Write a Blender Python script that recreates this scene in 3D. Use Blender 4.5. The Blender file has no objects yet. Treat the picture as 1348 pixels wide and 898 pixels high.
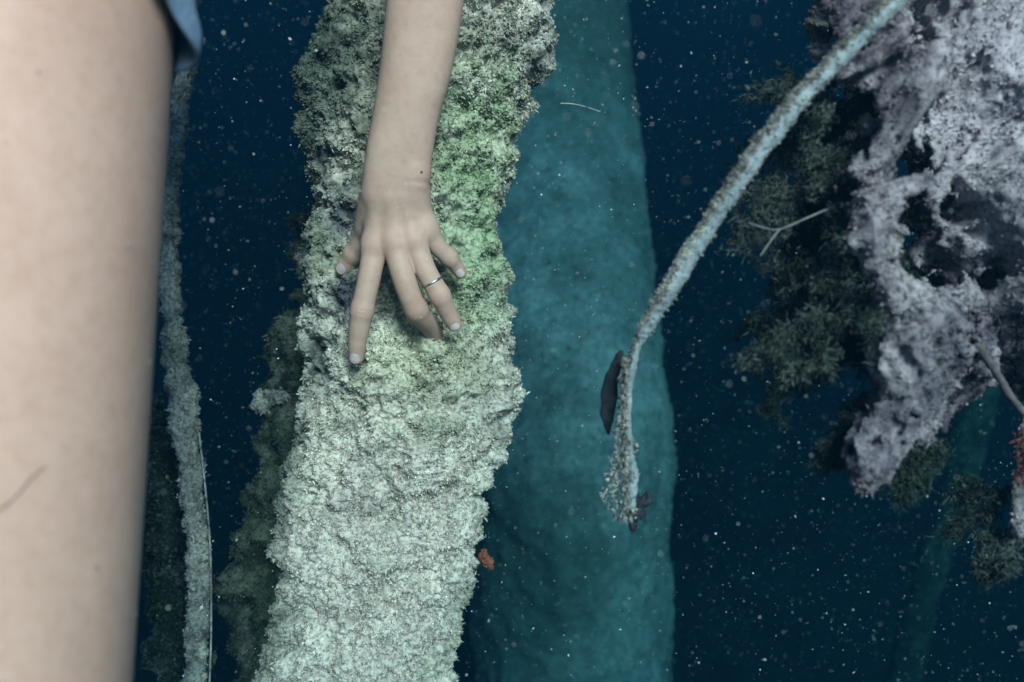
import bpy, math
import numpy as np
from mathutils import Vector, Matrix

sc = bpy.context.scene
R = math.radians
rng = np.random.default_rng(7)

# ------------------------------------------------------------------ camera, sky, sun, exposure
PITCH = R(30)                      # the diver looks down into the deep
FPX, CX, CY = 1167.0, 674.0, 449.0
RIGHT = np.array([1.0, 0, 0])
UP = np.array([0, math.sin(PITCH), math.cos(PITCH)])
FWD = np.array([0, math.cos(PITCH), -math.sin(PITCH)])

def W(x, u, d):                    # metres right / up / away, seen by the diver -> world
    return x * RIGHT + u * UP + d * FWD

def at(px, py, d):
    return W((px - CX) / FPX * d, (CY - py) / FPX * d, d)

cam = bpy.data.cameras.new('camera')
cam.sensor_width = 36
cam.lens = 36 * FPX / 1348
cam.clip_start = 0.02
cam.clip_end = 200
cam.dof.use_dof = True
cam.dof.focus_distance = 0.88
cam.dof.aperture_fstop = 4.5
camo = bpy.data.objects.new('camera', cam)
sc.collection.objects.link(camo)
camo.rotation_euler = (R(90) - PITCH, 0, 0)
sc.camera = camo

SUN_EL, SUN_AZ = R(50), R(158)     # azimuth the light comes from, clockwise from +Y
world = bpy.data.worlds.new('World')
sc.world = world
world.use_nodes = True
wn = world.node_tree
bg = wn.nodes['Background']
bg.inputs['Strength'].default_value = 0.10
sky = wn.nodes.new('ShaderNodeTexSky')
sky.sky_type = 'NISHITA'
sky.sun_disc = False
sky.sun_elevation = SUN_EL
sky.sun_rotation = SUN_AZ
wn.links.new(sky.outputs[0], bg.inputs[0])

sun = bpy.data.lights.new('sun', 'SUN')
sun.energy = 5.0
sun.angle = R(20)
sun.color = (1.0, 0.84, 0.80)
suno = bpy.data.objects.new('sun', sun)
sc.collection.objects.link(suno)
sd = Vector((math.sin(SUN_AZ) * math.cos(SUN_EL), math.cos(SUN_AZ) * math.cos(SUN_EL), math.sin(SUN_EL)))
suno.rotation_euler = sd.to_track_quat('Z', 'Y').to_euler()

sc.view_settings.view_transform = 'Standard'
sc.view_settings.look = 'None'
sc.view_settings.gamma = 1
sc.view_settings.use_curve_mapping = False
sc.view_settings.exposure = 0.78
sc.render.engine = 'CYCLES'
cy = sc.cycles
cy.max_bounces = 6
cy.diffuse_bounces = 2
cy.volume_bounces = 1
cy.use_denoising = True
cy.sample_clamp_indirect = 4

# ------------------------------------------------------------------ numpy tools
def _hash(ix, iy, iz, seed):
    h = (ix * 374761393 + iy * 668265263 + iz * 2147483647 * 3 + seed * 1274126177) & 0xFFFFFFFF
    h = ((h ^ (h >> 13)) * 1274126177) & 0xFFFFFFFF
    h = ((h ^ (h >> 15)) * 2246822519) & 0xFFFFFFFF
    return ((h ^ (h >> 16)) & 0xFFFFFF) / float(0xFFFFFF) * 2 - 1

def vnoise(P, seed=0):
    fl = np.floor(P)
    f = P - fl
    i = fl.astype(np.int64)
    f = f * f * f * (f * (f * 6 - 15) + 10)
    r = 0
    for dx in (0, 1):
        wx = f[..., 0] if dx else 1 - f[..., 0]
        for dy in (0, 1):
            wy = f[..., 1] if dy else 1 - f[..., 1]
            for dz in (0, 1):
                wz = f[..., 2] if dz else 1 - f[..., 2]
                r = r + _hash(i[..., 0] + dx, i[..., 1] + dy, i[..., 2] + dz, seed) * wx * wy * wz
    return r

ROT3 = np.array(Matrix.Rotation(1.13, 3, Vector((.48, .62, .62)).normalized()))

def fbm(P, freq, octv=4, seed=0, gain=0.5):
    r, a = 0, 1.0
    for o in range(octv):
        P = P @ ROT3
        r = r + a * vnoise(P * freq + 17.3 * o, seed + o)
        a *= gain
        freq *= 2.03
    return r

def nrm(v):
    return v / np.maximum(np.linalg.norm(v, axis=-1, keepdims=True), 1e-12)

ORIG = {}

def build(name, V, F, mat=None, parent=None, origin=None, smooth=True, tris=None):
    """one mesh object from world-space vertices; F quads, tris triangles"""
    V = np.asarray(V, dtype=np.float64)
    if parent is not None:
        o0 = ORIG[parent.name]
    else:
        o0 = np.zeros(3) if origin is None else np.asarray(origin, dtype=float)
    me = bpy.data.meshes.new(name)
    F = np.zeros((0, 4), int) if F is None else np.asarray(F, int).reshape(-1, 4)
    T = np.zeros((0, 3), int) if tris is None else np.asarray(tris, int).reshape(-1, 3)
    nl = F.size + T.size
    npoly = len(F) + len(T)
    me.vertices.add(len(V))
    me.vertices.foreach_set('co', (V - o0).astype(np.float32).ravel())
    me.loops.add(nl)
    me.loops.foreach_set('vertex_index', np.concatenate([F.ravel(), T.ravel()]).astype(np.int32))
    me.polygons.add(npoly)
    st = np.concatenate([np.arange(len(F)) * 4, F.size + np.arange(len(T)) * 3]).astype(np.int32)
    me.polygons.foreach_set('loop_start', st)
    me.polygons.foreach_set('use_smooth', np.full(npoly, smooth, dtype=bool))
    me.update(calc_edges=True)
    me.validate()
    if mat:
        me.materials.append(mat)
    o = bpy.data.objects.new(name, me)
    sc.collection.objects.link(o)
    ORIG[o.name] = o0
    if parent is not None:
        o.parent = parent
    else:
        o.location = o0
    return o

def tag(o, label=None, cat=None, group=None, kind=None):
    for k, v in (('label', label), ('category', cat), ('group', group), ('kind', kind)):
        if v:
            o[k] = v
    return o

def surface_nets(fn, lo, hi, h, refine=3, slack=0.0):
    lo = np.array(lo, float); hi = np.array(hi, float)
    n = np.ceil((hi - lo) / h).astype(int) + 1
    xs = [lo[k] + h * np.arange(n[k]) for k in range(3)]
    G = np.empty(n, dtype=np.float32)
    B_ = 6                                   # blocks far from the surface are filled from their centre value
    nb = -(-n // B_)
    bi = np.stack(np.meshgrid(*[np.arange(k) for k in nb], indexing='ij'), -1).reshape(-1, 3)
    cen = lo + (bi * B_ + (B_ - 1) / 2) * h
    fc = fn(cen)
    nearb = np.abs(fc) < B_ * h * 1.25 + slack
    for q, v in zip(bi[~nearb], fc[~nearb]):
        i, j, k = q * B_
        G[i:i + B_, j:j + B_, k:k + B_] = v
    off = np.stack(np.meshgrid(*[np.arange(B_)] * 3, indexing='ij'), -1).reshape(-1, 3)
    nbk = bi[nearb]
    for s0 in range(0, len(nbk), 1500):
        I = (nbk[s0:s0 + 1500, None] * B_ + off[None]).reshape(-1, 3)
        I = I[(I < n).all(1)]
        G[I[:, 0], I[:, 1], I[:, 2]] = fn(lo + I * h)
    S = G < 0
    c = [S[i:n[0] - 1 + i, j:n[1] - 1 + j, k:n[2] - 1 + k] for i in (0, 1) for j in (0, 1) for k in (0, 1)]
    allin = np.logical_and.reduce(c); anyin = np.logical_or.reduce(c)
    act = anyin & ~allin
    idx = -np.ones(act.shape, dtype=np.int64)
    cells = np.argwhere(act)
    idx[act] = np.arange(len(cells))
    acc = np.zeros((len(cells), 3)); cnt = np.zeros(len(cells))
    corners = [(i, j, k) for i in (0, 1) for j in (0, 1) for k in (0, 1)]
    for a in corners:
        for ax in range(3):
            if a[ax] == 0:
                b = list(a); b[ax] = 1
                ga = G[cells[:, 0] + a[0], cells[:, 1] + a[1], cells[:, 2] + a[2]]
                gb = G[cells[:, 0] + b[0], cells[:, 1] + b[1], cells[:, 2] + b[2]]
                m = (ga < 0) != (gb < 0)
                t = np.where(m, ga / np.where(m, ga - gb, 1), 0)
                p = np.tile(np.array(a, float), (len(cells), 1))
                p[:, ax] += t
                acc[m] += p[m]; cnt[m] += 1
    V = lo + (cells + acc / cnt[:, None]) * h
    quads = []
    for ax in range(3):
        b, cc = (ax + 1) % 3, (ax + 2) % 3
        sl0 = [slice(None)] * 3; sl1 = [slice(None)] * 3
        sl0[ax] = slice(0, n[ax] - 1); sl1[ax] = slice(1, n[ax])
        sl0[b] = sl1[b] = slice(1, n[b] - 1)
        sl0[cc] = sl1[cc] = slice(1, n[cc] - 1)
        A, B = S[tuple(sl0)], S[tuple(sl1)]
        e = np.argwhere(A != B)
        if not len(e):
            continue
        ins = A[e[:, 0], e[:, 1], e[:, 2]]
        e[:, b] += 1; e[:, cc] += 1
        def cell(db, dc):
            q = e.copy(); q[:, b] += db; q[:, cc] += dc
            return idx[q[:, 0], q[:, 1], q[:, 2]]
        q = np.stack([cell(-1, -1), cell(0, -1), cell(0, 0), cell(-1, 0)], 1)
        q[~ins] = q[~ins][:, ::-1]
        quads.append(q)
    Q = np.concatenate(quads)
    Q = Q[(Q >= 0).all(1)]
    for _ in range(refine):
        g, f = grad(fn, V, h * 0.4)
        step = (f / np.maximum((g * g).sum(1), 0.2))[:, None] * g
        ln = np.linalg.norm(step, axis=1, keepdims=True)
        V = V - step * np.minimum(1, h * 0.5 / np.maximum(ln, 1e-9))
    return V, Q

def grad(fn, V, e):
    g = np.empty_like(V)
    for k in range(3):
        d = np.zeros(3); d[k] = e
        g[:, k] = (fn(V + d) - fn(V - d)) / (2 * e)
    return g, fn(V)

def cone(P, a, b, ra, rb):
    a = np.asarray(a, float); b = np.asarray(b, float)
    ab = b - a
    t = np.clip(((P - a) @ ab) / max(ab @ ab, 1e-12), 0, 1)
    return np.linalg.norm(P - a - t[:, None] * ab, axis=1) - (ra + (rb - ra) * t)

def smin(a, b, k):
    h = np.maximum(k - np.abs(a - b), 0) / k
    return np.minimum(a, b) - h * h * k * 0.25

def chain(P, pts, k=0.004):
    d = None
    q = catmull(np.array([list(a) + [r] for a, r in pts]), 4 if len(pts) > 2 else 1)
    for a, b in zip(q[:-1], q[1:]):
        c = cone(P, a[:3], b[:3], a[3], b[3])
        d = c if d is None else np.minimum(d, c)
    return d

def catmull(pts, n):
    pts = np.asarray(pts, float)
    P = np.vstack([2 * pts[0] - pts[1], pts, 2 * pts[-1] - pts[-2]])
    out = []
    for i in range(1, len(P) - 2):
        t = np.linspace(0, 1, n, endpoint=False)[:, None]
        p0, p1, p2, p3 = P[i - 1], P[i], P[i + 1], P[i + 2]
        out.append(0.5 * (2 * p1 + (p2 - p0) * t + (2 * p0 - 5 * p1 + 4 * p2 - p3) * t ** 2 + (3 * p1 - p0 - 3 * p2 + p3) * t ** 3))
    out.append(P[-2][None])
    return np.vstack(out)

def tube(path, radii, nseg, flat=1.0, disp=None, cap=True):
    """tube round a path (world), frame kept by the diver's right vector; disp(P, N)->offset"""
    path = np.asarray(path, float); radii = np.asarray(radii, float)
    T = nrm(np.gradient(path, axis=0))
    ref = RIGHT if abs(np.mean(T @ RIGHT)) < 0.8 else UP
    A = nrm(ref - (T @ ref)[:, None] * T)
    B = np.cross(T, A)
    th = np.linspace(0, 2 * np.pi, nseg, endpoint=False)
    N = A[:, None] * np.cos(th)[None, :, None] + B[:, None] * np.sin(th)[None, :, None] * flat
    V = path[:, None] + N * radii[:, None, None]
    Nn = nrm(N)
    if disp is not None:
        V = V + Nn * disp(V.reshape(-1, 3), Nn.reshape(-1, 3)).reshape(len(path), nseg)[..., None]
    n = len(path)
    i, j = np.meshgrid(np.arange(n - 1), np.arange(nseg), indexing='ij')
    j2 = (j + 1) % nseg
    Q = np.stack([i * nseg + j, i * nseg + j2, (i + 1) * nseg + j2, (i + 1) * nseg + j], -1).reshape(-1, 4)
    V = V.reshape(-1, 3)
    tr = []
    if cap:
        V = np.vstack([V, path[0], path[-1]])
        k = np.arange(nseg); k2 = (k + 1) % nseg
        tr = np.concatenate([np.stack([np.full(nseg, n * nseg), k2, k], 1),
                             np.stack([np.full(nseg, n * nseg + 1), (n - 1) * nseg + k, (n - 1) * nseg + k2], 1)])
    return V, Q, (tr if cap else None)

def sample_surface(V, Q, count, w=None):
    a, b, c, d = (V[Q[:, k]] for k in range(4))
    N = np.cross(c - a, d - b)
    area = np.linalg.norm(N, axis=1) * 0.5
    pr = area if w is None else area * w((a + c) / 2, nrm(N))
    pr = pr / pr.sum()
    f = rng.choice(len(Q), count, p=pr)
    u, v = rng.random((2, count, 1))
    P = (a[f] * (1 - u) + b[f] * u) * (1 - v) + (d[f] * (1 - u) + c[f] * u) * v
    return P, nrm(N[f])

def blades(P, N, length, width, per=3, spread=0.8, droop=0.3, lenvar=0.5, seg=2):
    """little curved fronds growing from points"""
    P = np.repeat(P, per, 0); N = np.repeat(N, per, 0)
    n = len(P)
    P = P + rng.normal(0, 1, (n, 3)) * (width * 0.8)
    L = (length * np.minimum(np.exp(rng.normal(0, lenvar, n)), 1.9))[:, None]
    Wd = (width * rng.uniform(0.5, 1.4, n))[:, None]
    D = nrm(N + rng.normal(0, spread, (n, 3)))
    S = nrm(np.cross(D, rng.normal(0, 1, (n, 3))))
    bend = nrm(rng.normal(0, 1, (n, 3)) + np.array([0, 0, -droop * 2])) * L
    V = []; 
    p0 = P - D * L * 0.1
    p1 = P + D * L * 0.5 + bend * 0.12
    p2 = P + D * L * 0.9 + bend * 0.45
    V = np.stack([p0 - S * Wd * 0.5, p0 + S * Wd * 0.5, p1 + S * Wd * 0.6, p1 - S * Wd * 0.6, p2], 1).reshape(-1, 3)
    k = np.arange(n)[:, None] * 5
    return V, k + np.array([[0, 1, 2, 3]]), k + np.array([[3, 2, 4]])

def clots(P, size, var=0.5):
    """irregular crumbs: squashed octahedra"""
    n = len(P)
    base = np.array([[1, 0, 0], [-1, 0, 0], [0, 1, 0], [0, -1, 0], [0, 0, 1], [0, 0, -1]], float)
    s = size * np.minimum(np.exp(rng.normal(0, var, (n, 1, 1))), 1.9) * rng.uniform(0.5, 1.4, (n, 6, 1))
    # random rotation
    q = nrm(rng.normal(0, 1, (n, 4)))
    w, x, y, z = q.T
    M = np.stack([1 - 2 * (y * y + z * z), 2 * (x * y - z * w), 2 * (x * z + y * w),
                  2 * (x * y + z * w), 1 - 2 * (x * x + z * z), 2 * (y * z - x * w),
                  2 * (x * z - y * w), 2 * (y * z + x * w), 1 - 2 * (x * x + y * y)], 1).reshape(n, 3, 3)
    st = rng.uniform(0.5, 1.6, (n, 1, 3))
    V = np.einsum('nij,nkj->nki', M, base[None] * s * st) + P[:, None]
    t = np.array([[0, 2, 4], [2, 1, 4], [1, 3, 4], [3, 0, 4], [2, 0, 5], [1, 2, 5], [3, 1, 5], [0, 3, 5]])
    T = (np.arange(n)[:, None, None] * 6 + t[None]).reshape(-1, 3)
    return V.reshape(-1, 3), T

def join(parts):
    Vs, Qs, Ts, o = [], [], [], 0
    for V, Q, T in parts:
        Vs.append(V)
        if Q is not None and len(Q): Qs.append(np.asarray(Q) + o)
        if T is not None and len(T): Ts.append(np.asarray(T) + o)
        o += len(V)
    return np.vstack(Vs), (np.vstack(Qs) if Qs else None), (np.vstack(Ts) if Ts else None)

# ------------------------------------------------------------------ materials
def newmat(name, rough=0.8, spec=0.2):
    m = bpy.data.materials.new(name)
    m.use_nodes = True
    nt = m.node_tree
    b = nt.nodes['Principled BSDF']
    b.inputs['Roughness'].default_value = rough
    b.inputs['Specular IOR Level'].default_value = spec
    return m, nt, b

def ramp(nt, stops, src, interp='LINEAR'):
    r = nt.nodes.new('ShaderNodeValToRGB')
    r.color_ramp.interpolation = interp
    e = r.color_ramp.elements
    e[0].position, e[0].color = stops[0][0], (*stops[0][1], 1)
    e[1].position, e[1].color = stops[-1][0], (*stops[-1][1], 1)
    for p, c in stops[1:-1]:
        n = e.new(p); n.color = (*c, 1)
    nt.links.new(src, r.inputs[0])
    return r.outputs[0]

def noise(nt, scale, detail=4, rough=0.55, coord=None, dist=0.0):
    n = nt.nodes.new('ShaderNodeTexNoise')
    n.inputs['Scale'].default_value = scale
    n.inputs['Detail'].default_value = detail
    n.inputs['Roughness'].default_value = rough
    n.inputs['Distortion'].default_value = dist
    nt.links.new(coord if coord is not None else pos(nt), n.inputs['Vector'])
    return n.outputs['Fac']

def pos(nt):
    n = nt.nodes.get('pos')
    if not n:
        n = nt.nodes.new('ShaderNodeNewGeometry'); n.name = 'pos'
    return n.outputs['Position']

def mix(nt, fac, a, b, mode='MIX'):
    n = nt.nodes.new('ShaderNodeMix')
    n.data_type = 'RGBA'; n.blend_type = mode
    for s, v in ((n.inputs[0], fac), (n.inputs[6], a), (n.inputs[7], b)):
        if hasattr(v, 'links') or isinstance(v, bpy.types.NodeSocket):
            nt.links.new(v, s)
        elif isinstance(v, tuple):
            s.default_value = (*v, 1)
        else:
            s.default_value = v
    return n.outputs[2]

def math_(nt, op, a, b=0.0, c=0.0, clamp=False):
    n = nt.nodes.new('ShaderNodeMath'); n.operation = op; n.use_clamp = clamp
    for s, v in zip(n.inputs, (a, b, c)):
        if isinstance(v, bpy.types.NodeSocket): nt.links.new(v, s)
        else: s.default_value = v
    return n.outputs[0]

def near(nt, centre, radius, soft=1.0):
    """1 inside a ball round a place on the thing, wobbling edge: a patch of growth"""
    n = nt.nodes.new('ShaderNodeVectorMath'); n.operation = 'DISTANCE'
    nt.links.new(pos(nt), n.inputs[0]); n.inputs[1].default_value = tuple(centre)
    wob = math_(nt, 'MULTIPLY', math_(nt, 'SUBTRACT', noise(nt, 22, 5), 0.5), radius * 1.6)
    d = math_(nt, 'ADD', n.outputs['Value'], wob)
    mr = nt.nodes.new('ShaderNodeMapRange')
    mr.inputs['From Min'].default_value = radius * (1 + 0.5 * soft)
    mr.inputs['From Max'].default_value = radius * (1 - 0.5 * soft)
    nt.links.new(d, mr.inputs['Value'])
    return mr.outputs[0]

def bump(nt, b, h, strength, dist):
    n = nt.nodes.new('ShaderNodeBump')
    n.inputs['Strength'].default_value = strength
    n.inputs['Distance'].default_value = dist
    nt.links.new(h, n.inputs['Height'])
    nt.links.new(n.outputs[0], b.inputs['Normal'])

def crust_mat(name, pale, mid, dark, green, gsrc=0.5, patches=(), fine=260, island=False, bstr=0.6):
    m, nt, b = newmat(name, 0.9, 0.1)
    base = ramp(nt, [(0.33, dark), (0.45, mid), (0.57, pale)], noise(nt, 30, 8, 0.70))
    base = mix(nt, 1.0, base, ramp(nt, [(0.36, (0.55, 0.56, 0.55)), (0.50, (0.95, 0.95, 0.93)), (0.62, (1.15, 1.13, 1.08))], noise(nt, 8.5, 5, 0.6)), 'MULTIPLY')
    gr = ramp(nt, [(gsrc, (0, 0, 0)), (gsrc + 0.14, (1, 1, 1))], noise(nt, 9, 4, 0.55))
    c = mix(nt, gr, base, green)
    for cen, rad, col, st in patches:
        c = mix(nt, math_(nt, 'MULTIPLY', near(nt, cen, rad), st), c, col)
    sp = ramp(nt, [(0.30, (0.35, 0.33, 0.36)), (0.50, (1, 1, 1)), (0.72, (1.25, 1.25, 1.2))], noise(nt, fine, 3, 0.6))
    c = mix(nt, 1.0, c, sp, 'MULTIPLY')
    if island:
        g = nt.nodes.new('ShaderNodeNewGeometry')
        v = ramp(nt, [(0.0, (0.6, 0.58, 0.58)), (0.5, (0.95, 0.95, 0.94)), (1.0, (1.3, 1.3, 1.27))], g.outputs['Random Per Island'])
        c = mix(nt, 1.0, c, v, 'MULTIPLY')
    nt.links.new(c, b.inputs['Base Color'])
    if not island:
        bump(nt, b, noise(nt, 420, 4, 0.7), bstr, 0.002)
    return m

PALE = (0.70, 0.65, 0.57); MID = (0.49, 0.45, 0.38); DARK = (0.07, 0.065, 0.07); GREEN = (0.30, 0.33, 0.22)
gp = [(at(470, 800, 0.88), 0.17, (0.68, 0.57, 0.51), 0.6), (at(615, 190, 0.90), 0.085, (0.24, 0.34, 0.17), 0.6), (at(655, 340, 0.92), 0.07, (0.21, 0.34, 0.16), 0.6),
      (at(570, 450, 0.88), 0.07, (0.55, 0.54, 0.34), 0.45), (at(415, 100, 0.93), 0.11, (0.045, 0.075, 0.055), 0.85), (at(380, 320, 0.95), 0.06, (0.05, 0.08, 0.06), 0.8), (at(345, 620, 0.96), 0.06, (0.07, 0.10, 0.07), 0.8), (at(325, 800, 0.96), 0.06, (0.07, 0.10, 0.07), 0.8), (at(640, 800, 0.97), 0.035, (0.09, 0.14, 0.08), 0.7), (at(690, 60, 0.97), 0.05, (0.20, 0.22, 0.20), 0.6),  # dark top-left and left-edge patches are shade painted into the crust colour
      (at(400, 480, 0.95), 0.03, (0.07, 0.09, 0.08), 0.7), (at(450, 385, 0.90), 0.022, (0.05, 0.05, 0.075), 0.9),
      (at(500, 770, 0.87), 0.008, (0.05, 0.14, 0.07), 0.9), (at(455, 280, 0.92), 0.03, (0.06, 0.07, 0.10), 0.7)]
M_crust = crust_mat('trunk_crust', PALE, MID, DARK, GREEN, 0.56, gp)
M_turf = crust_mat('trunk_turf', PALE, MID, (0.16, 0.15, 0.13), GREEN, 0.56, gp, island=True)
M_pale = crust_mat('rope_crust', (0.62, 0.59, 0.54), (0.42, 0.40, 0.36), (0.13, 0.13, 0.14), (0.2, 0.26, 0.16), 0.62)
M_palet = crust_mat('rope_turf', (0.62, 0.59, 0.54), (0.44, 0.42, 0.38), (0.20, 0.20, 0.19), (0.2, 0.26, 0.16), 0.62, island=True)
rootp_ = [(at(1290, 100, 0.646), .075, (0.46, 0.41, 0.45), 0.8), (at(1222, 345, 0.592), .025, (0.46, 0.42, 0.42), 0.6), (at(1310, 260, 0.625), .035, (0.38, 0.34, 0.36), 0.7), (at(1165, 180, 0.603), .03, (0.07, 0.07, 0.08), 0.5), (at(1240, 460, 0.603), .03, (0.10, 0.095, 0.12), 0.55), (at(1110, 200, 0.754), .05, (0.07, 0.10, 0.07), 0.8), (at(1110, 320, 0.775), .05, (0.07, 0.10, 0.07), 0.8), (at(1120, 60, 0.765), .04, (0.09, 0.12, 0.09), 0.7), (at(1270, 330, 0.819), .05, (0.10, 0.085, 0.12), 0.8), (at(1240, 180, 0.808), .04, (0.10, 0.085, 0.12), 0.7), (at(1300, 420, 0.819), .04, (0.07, 0.065, 0.10), 0.8)]  # dark mauve gully patches paint the recess's shade into the colour
M_root = crust_mat('root_crust', (0.27, 0.24, 0.27), (0.15, 0.13, 0.16), (0.045, 0.04, 0.06), (0.12, 0.14, 0.10), 0.62, rootp_)
M_roott = crust_mat('root_turf', (0.27, 0.24, 0.27), (0.15, 0.13, 0.16), (0.045, 0.04, 0.06), (0.12, 0.15, 0.10), 0.62, rootp_, island=True)
M_greent = crust_mat('green_turf', (0.10, 0.12, 0.11), (0.04, 0.055, 0.05), (0.014, 0.02, 0.018), (0.03, 0.05, 0.04), 0.45, island=True)
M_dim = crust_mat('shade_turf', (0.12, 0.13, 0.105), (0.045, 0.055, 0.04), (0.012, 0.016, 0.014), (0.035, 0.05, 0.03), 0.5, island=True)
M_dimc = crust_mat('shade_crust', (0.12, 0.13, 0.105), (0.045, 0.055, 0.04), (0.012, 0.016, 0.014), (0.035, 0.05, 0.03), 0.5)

M_greent2 = crust_mat('stump_turf', (0.34, 0.36, 0.30), (0.20, 0.22, 0.18), (0.06, 0.07, 0.06), (0.14, 0.19, 0.12), 0.5, island=True)

# silt-covered smooth trunk further back
M_far, nt, b = newmat('silted_bark', 0.95, 0.05)
c = ramp(nt, [(0.33, (0.05, 0.085, 0.085)), (0.5, (0.11, 0.17, 0.175)), (0.66, (0.19, 0.27, 0.27))], noise(nt, 4.0, 9, 0.70))
c = mix(nt, 1.0, c, ramp(nt, [(0.3, (0.5, 0.52, 0.5)), (0.6, (1.15, 1.15, 1.15))], noise(nt, 50, 6, 0.75)), 'MULTIPLY')
c = mix(nt, math_(nt, 'MULTIPLY', near(nt, at(730, 60, 3.5), 0.55), 0.8), c, (0.04, 0.065, 0.06))  # painted shade: the top of this trunk is darkened in its colour
c = mix(nt, math_(nt, 'MULTIPLY', near(nt, at(660, 760, 2.45), 0.28), 0.7), c, (0.05, 0.09, 0.08))  # painted shade again, on its lower left beside the crusted trunk
nt.links.new(c, b.inputs['Base Color'])
bump(nt, b, noise(nt, 45, 6, 0.7), 0.5, 0.01)

M_seabed, nt, b = newmat('seabed_silt', 0.95, 0.05)
nt.links.new(ramp(nt, [(0.3, (0.02, 0.025, 0.02)), (0.7, (0.06, 0.065, 0.05))], noise(nt, 1.5, 6)), b.inputs['Base Color'])

# skin
M_skin, nt, b = newmat('wet_skin', 0.55, 0.25)
sk = ramp(nt, [(0.3, (0.48, 0.305, 0.24)), (0.55, (0.54, 0.35, 0.28)), (0.75, (0.60, 0.40, 0.325))], noise(nt, 14, 5, 0.6))
sk = mix(nt, 1.0, sk, ramp(nt, [(0.32, (0.93, 0.90, 0.88)), (0.55, (1, 1, 1))], noise(nt, 150, 3, 0.6)), 'MULTIPLY')
def spot(c, p, r, col):
    n = nt.nodes.new('ShaderNodeVectorMath'); n.operation = 'DISTANCE'
    nt.links.new(pos(nt), n.inputs[0]); n.inputs[1].default_value = tuple(p)
    mr = nt.nodes.new('ShaderNodeMapRange')
    mr.inputs['From Min'].default_value = r * 1.3; mr.inputs['From Max'].default_value = r * 0.6
    nt.links.new(n.outputs['Value'], mr.inputs['Value'])
    return mix(nt, mr.outputs[0], c, col)
SPOTS = []          # filled after the body is known, see below
skin_nodes = (nt, b, sk)

M_nail, nt2, b2 = newmat('fingernail', 0.3, 0.5)
b2.inputs['Base Color'].default_value = (0.66, 0.50, 0.48, 1)

M_denim, nt2, b2 = newmat('denim', 0.9, 0.1)
wv = nt2.nodes.new('ShaderNodeTexWave'); wv.inputs['Scale'].default_value = 260
wv.inputs['Distortion'].default_value = 1.5
nt2.links.new(pos(nt2), wv.inputs['Vector'])
cc = ramp(nt2, [(0.3, (0.10, 0.17, 0.27)), (0.7, (0.24, 0.34, 0.46))], noise(nt2, 30, 6, 0.65))
cc = mix(nt2, 0.35, cc, ramp(nt2, [(0, (0.6, 0.6, 0.6)), (1, (1.1, 1.1, 1.1))], wv.outputs['Fac']), 'MULTIPLY')
nt2.links.new(cc, b2.inputs['Base Color'])
bump(nt2, b2, noise(nt2, 500, 3), 0.4, 0.001)

M_silver, nt2, b2 = newmat('silver', 0.42, 0.5)
b2.inputs['Metallic'].default_value = 1; b2.inputs['Base Color'].default_value = (0.5, 0.51, 0.53, 1)
M_hair, nt2, b2 = newmat('dark_hair', 0.6, 0.3)
b2.inputs['Base Color'].default_value = (0.04, 0.028, 0.02, 1)
M_black, nt2, b2 = newmat('blackish_leaf', 0.7, 0.2)
nt2.links.new(ramp(nt2, [(0.3, (0.006, 0.010, 0.015)), (0.7, (0.028, 0.036, 0.045))], noise(nt2, 80, 5)), b2.inputs['Base Color'])
M_orange, nt2, b2 = newmat('orange_sponge', 0.9, 0.1)
nt2.links.new(ramp(nt2, [(0.3, (0.16, 0.05, 0.03)), (0.7, (0.30, 0.11, 0.07))], noise(nt2, 90, 4)), b2.inputs['Base Color'])
M_reddish, nt2, b2 = newmat('red_algae', 0.9, 0.1)
nt2.links.new(ramp(nt2, [(0.3, (0.08, 0.03, 0.03)), (0.7, (0.20, 0.09, 0.09))], noise(nt2, 60, 5)), b2.inputs['Base Color'])
M_snow, nt2, b2 = newmat('drifting_specks', 0.8, 0.2)
g = nt2.nodes.new('ShaderNodeNewGeometry')
nt2.links.new(ramp(nt2, [(0, (0.2, 0.21, 0.21)), (0.7, (0.6, 0.61, 0.60)), (1, (0.85, 0.86, 0.83))], g.outputs['Random Per Island']), b2.inputs['Base Color'])

# ------------------------------------------------------------------ water body and bed
M_haze = bpy.data.materials.new('murky_water')
M_haze.use_nodes = True
nt = M_haze.node_tree
nt.nodes.remove(nt.nodes['Principled BSDF'])
pv = nt.nodes.new('ShaderNodeVolumePrincipled')
pv.inputs['Color'].default_value = (0.004, 0.0195, 0.036, 1)
pv.inputs['Absorption Color'].default_value = (0.0, 0.22, 0.27, 1)
pv.inputs['Density'].default_value = 0.47
pv.inputs['Anisotropy'].default_value = 0.0
nt.links.new(pv.outputs[0], nt.nodes['Material Output'].inputs['Volume'])

HX, HZ0, HZ1 = 20.0, -7.0, 0.72
bx = np.array([[x, y, z] for x in (-HX, HX) for y in (-HX, HX) for z in (HZ0, HZ1)], float)
hz = build('haze', bx, [[0, 1, 3, 2], [4, 6, 7, 5], [0, 4, 5, 1], [2, 3, 7, 6], [0, 2, 6, 4], [1, 5, 7, 3]], M_haze, smooth=False)
tag(hz, 'dark blue green water filling the whole view', 'water', kind='stuff')

n = 140
gx = np.linspace(-19.5, 19.5, n)
X, Y = np.meshgrid(gx, gx, indexing='ij')
P = np.stack([X, Y, 0 * X], -1).reshape(-1, 3)
P[:, 2] = -5.2 + 0.35 * fbm(P, 0.35, 5, 3)
i, j = np.meshgrid(np.arange(n - 1), np.arange(n - 1), indexing='ij')
Q = np.stack([i * n + j, (i + 1) * n + j, (i + 1) * n + j + 1, i * n + j + 1], -1).reshape(-1, 4)
sb = build('seabed', P, Q, M_seabed)
tag(sb, 'dark silty bed far below in the gloom', 'seabed', kind='structure')

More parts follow.
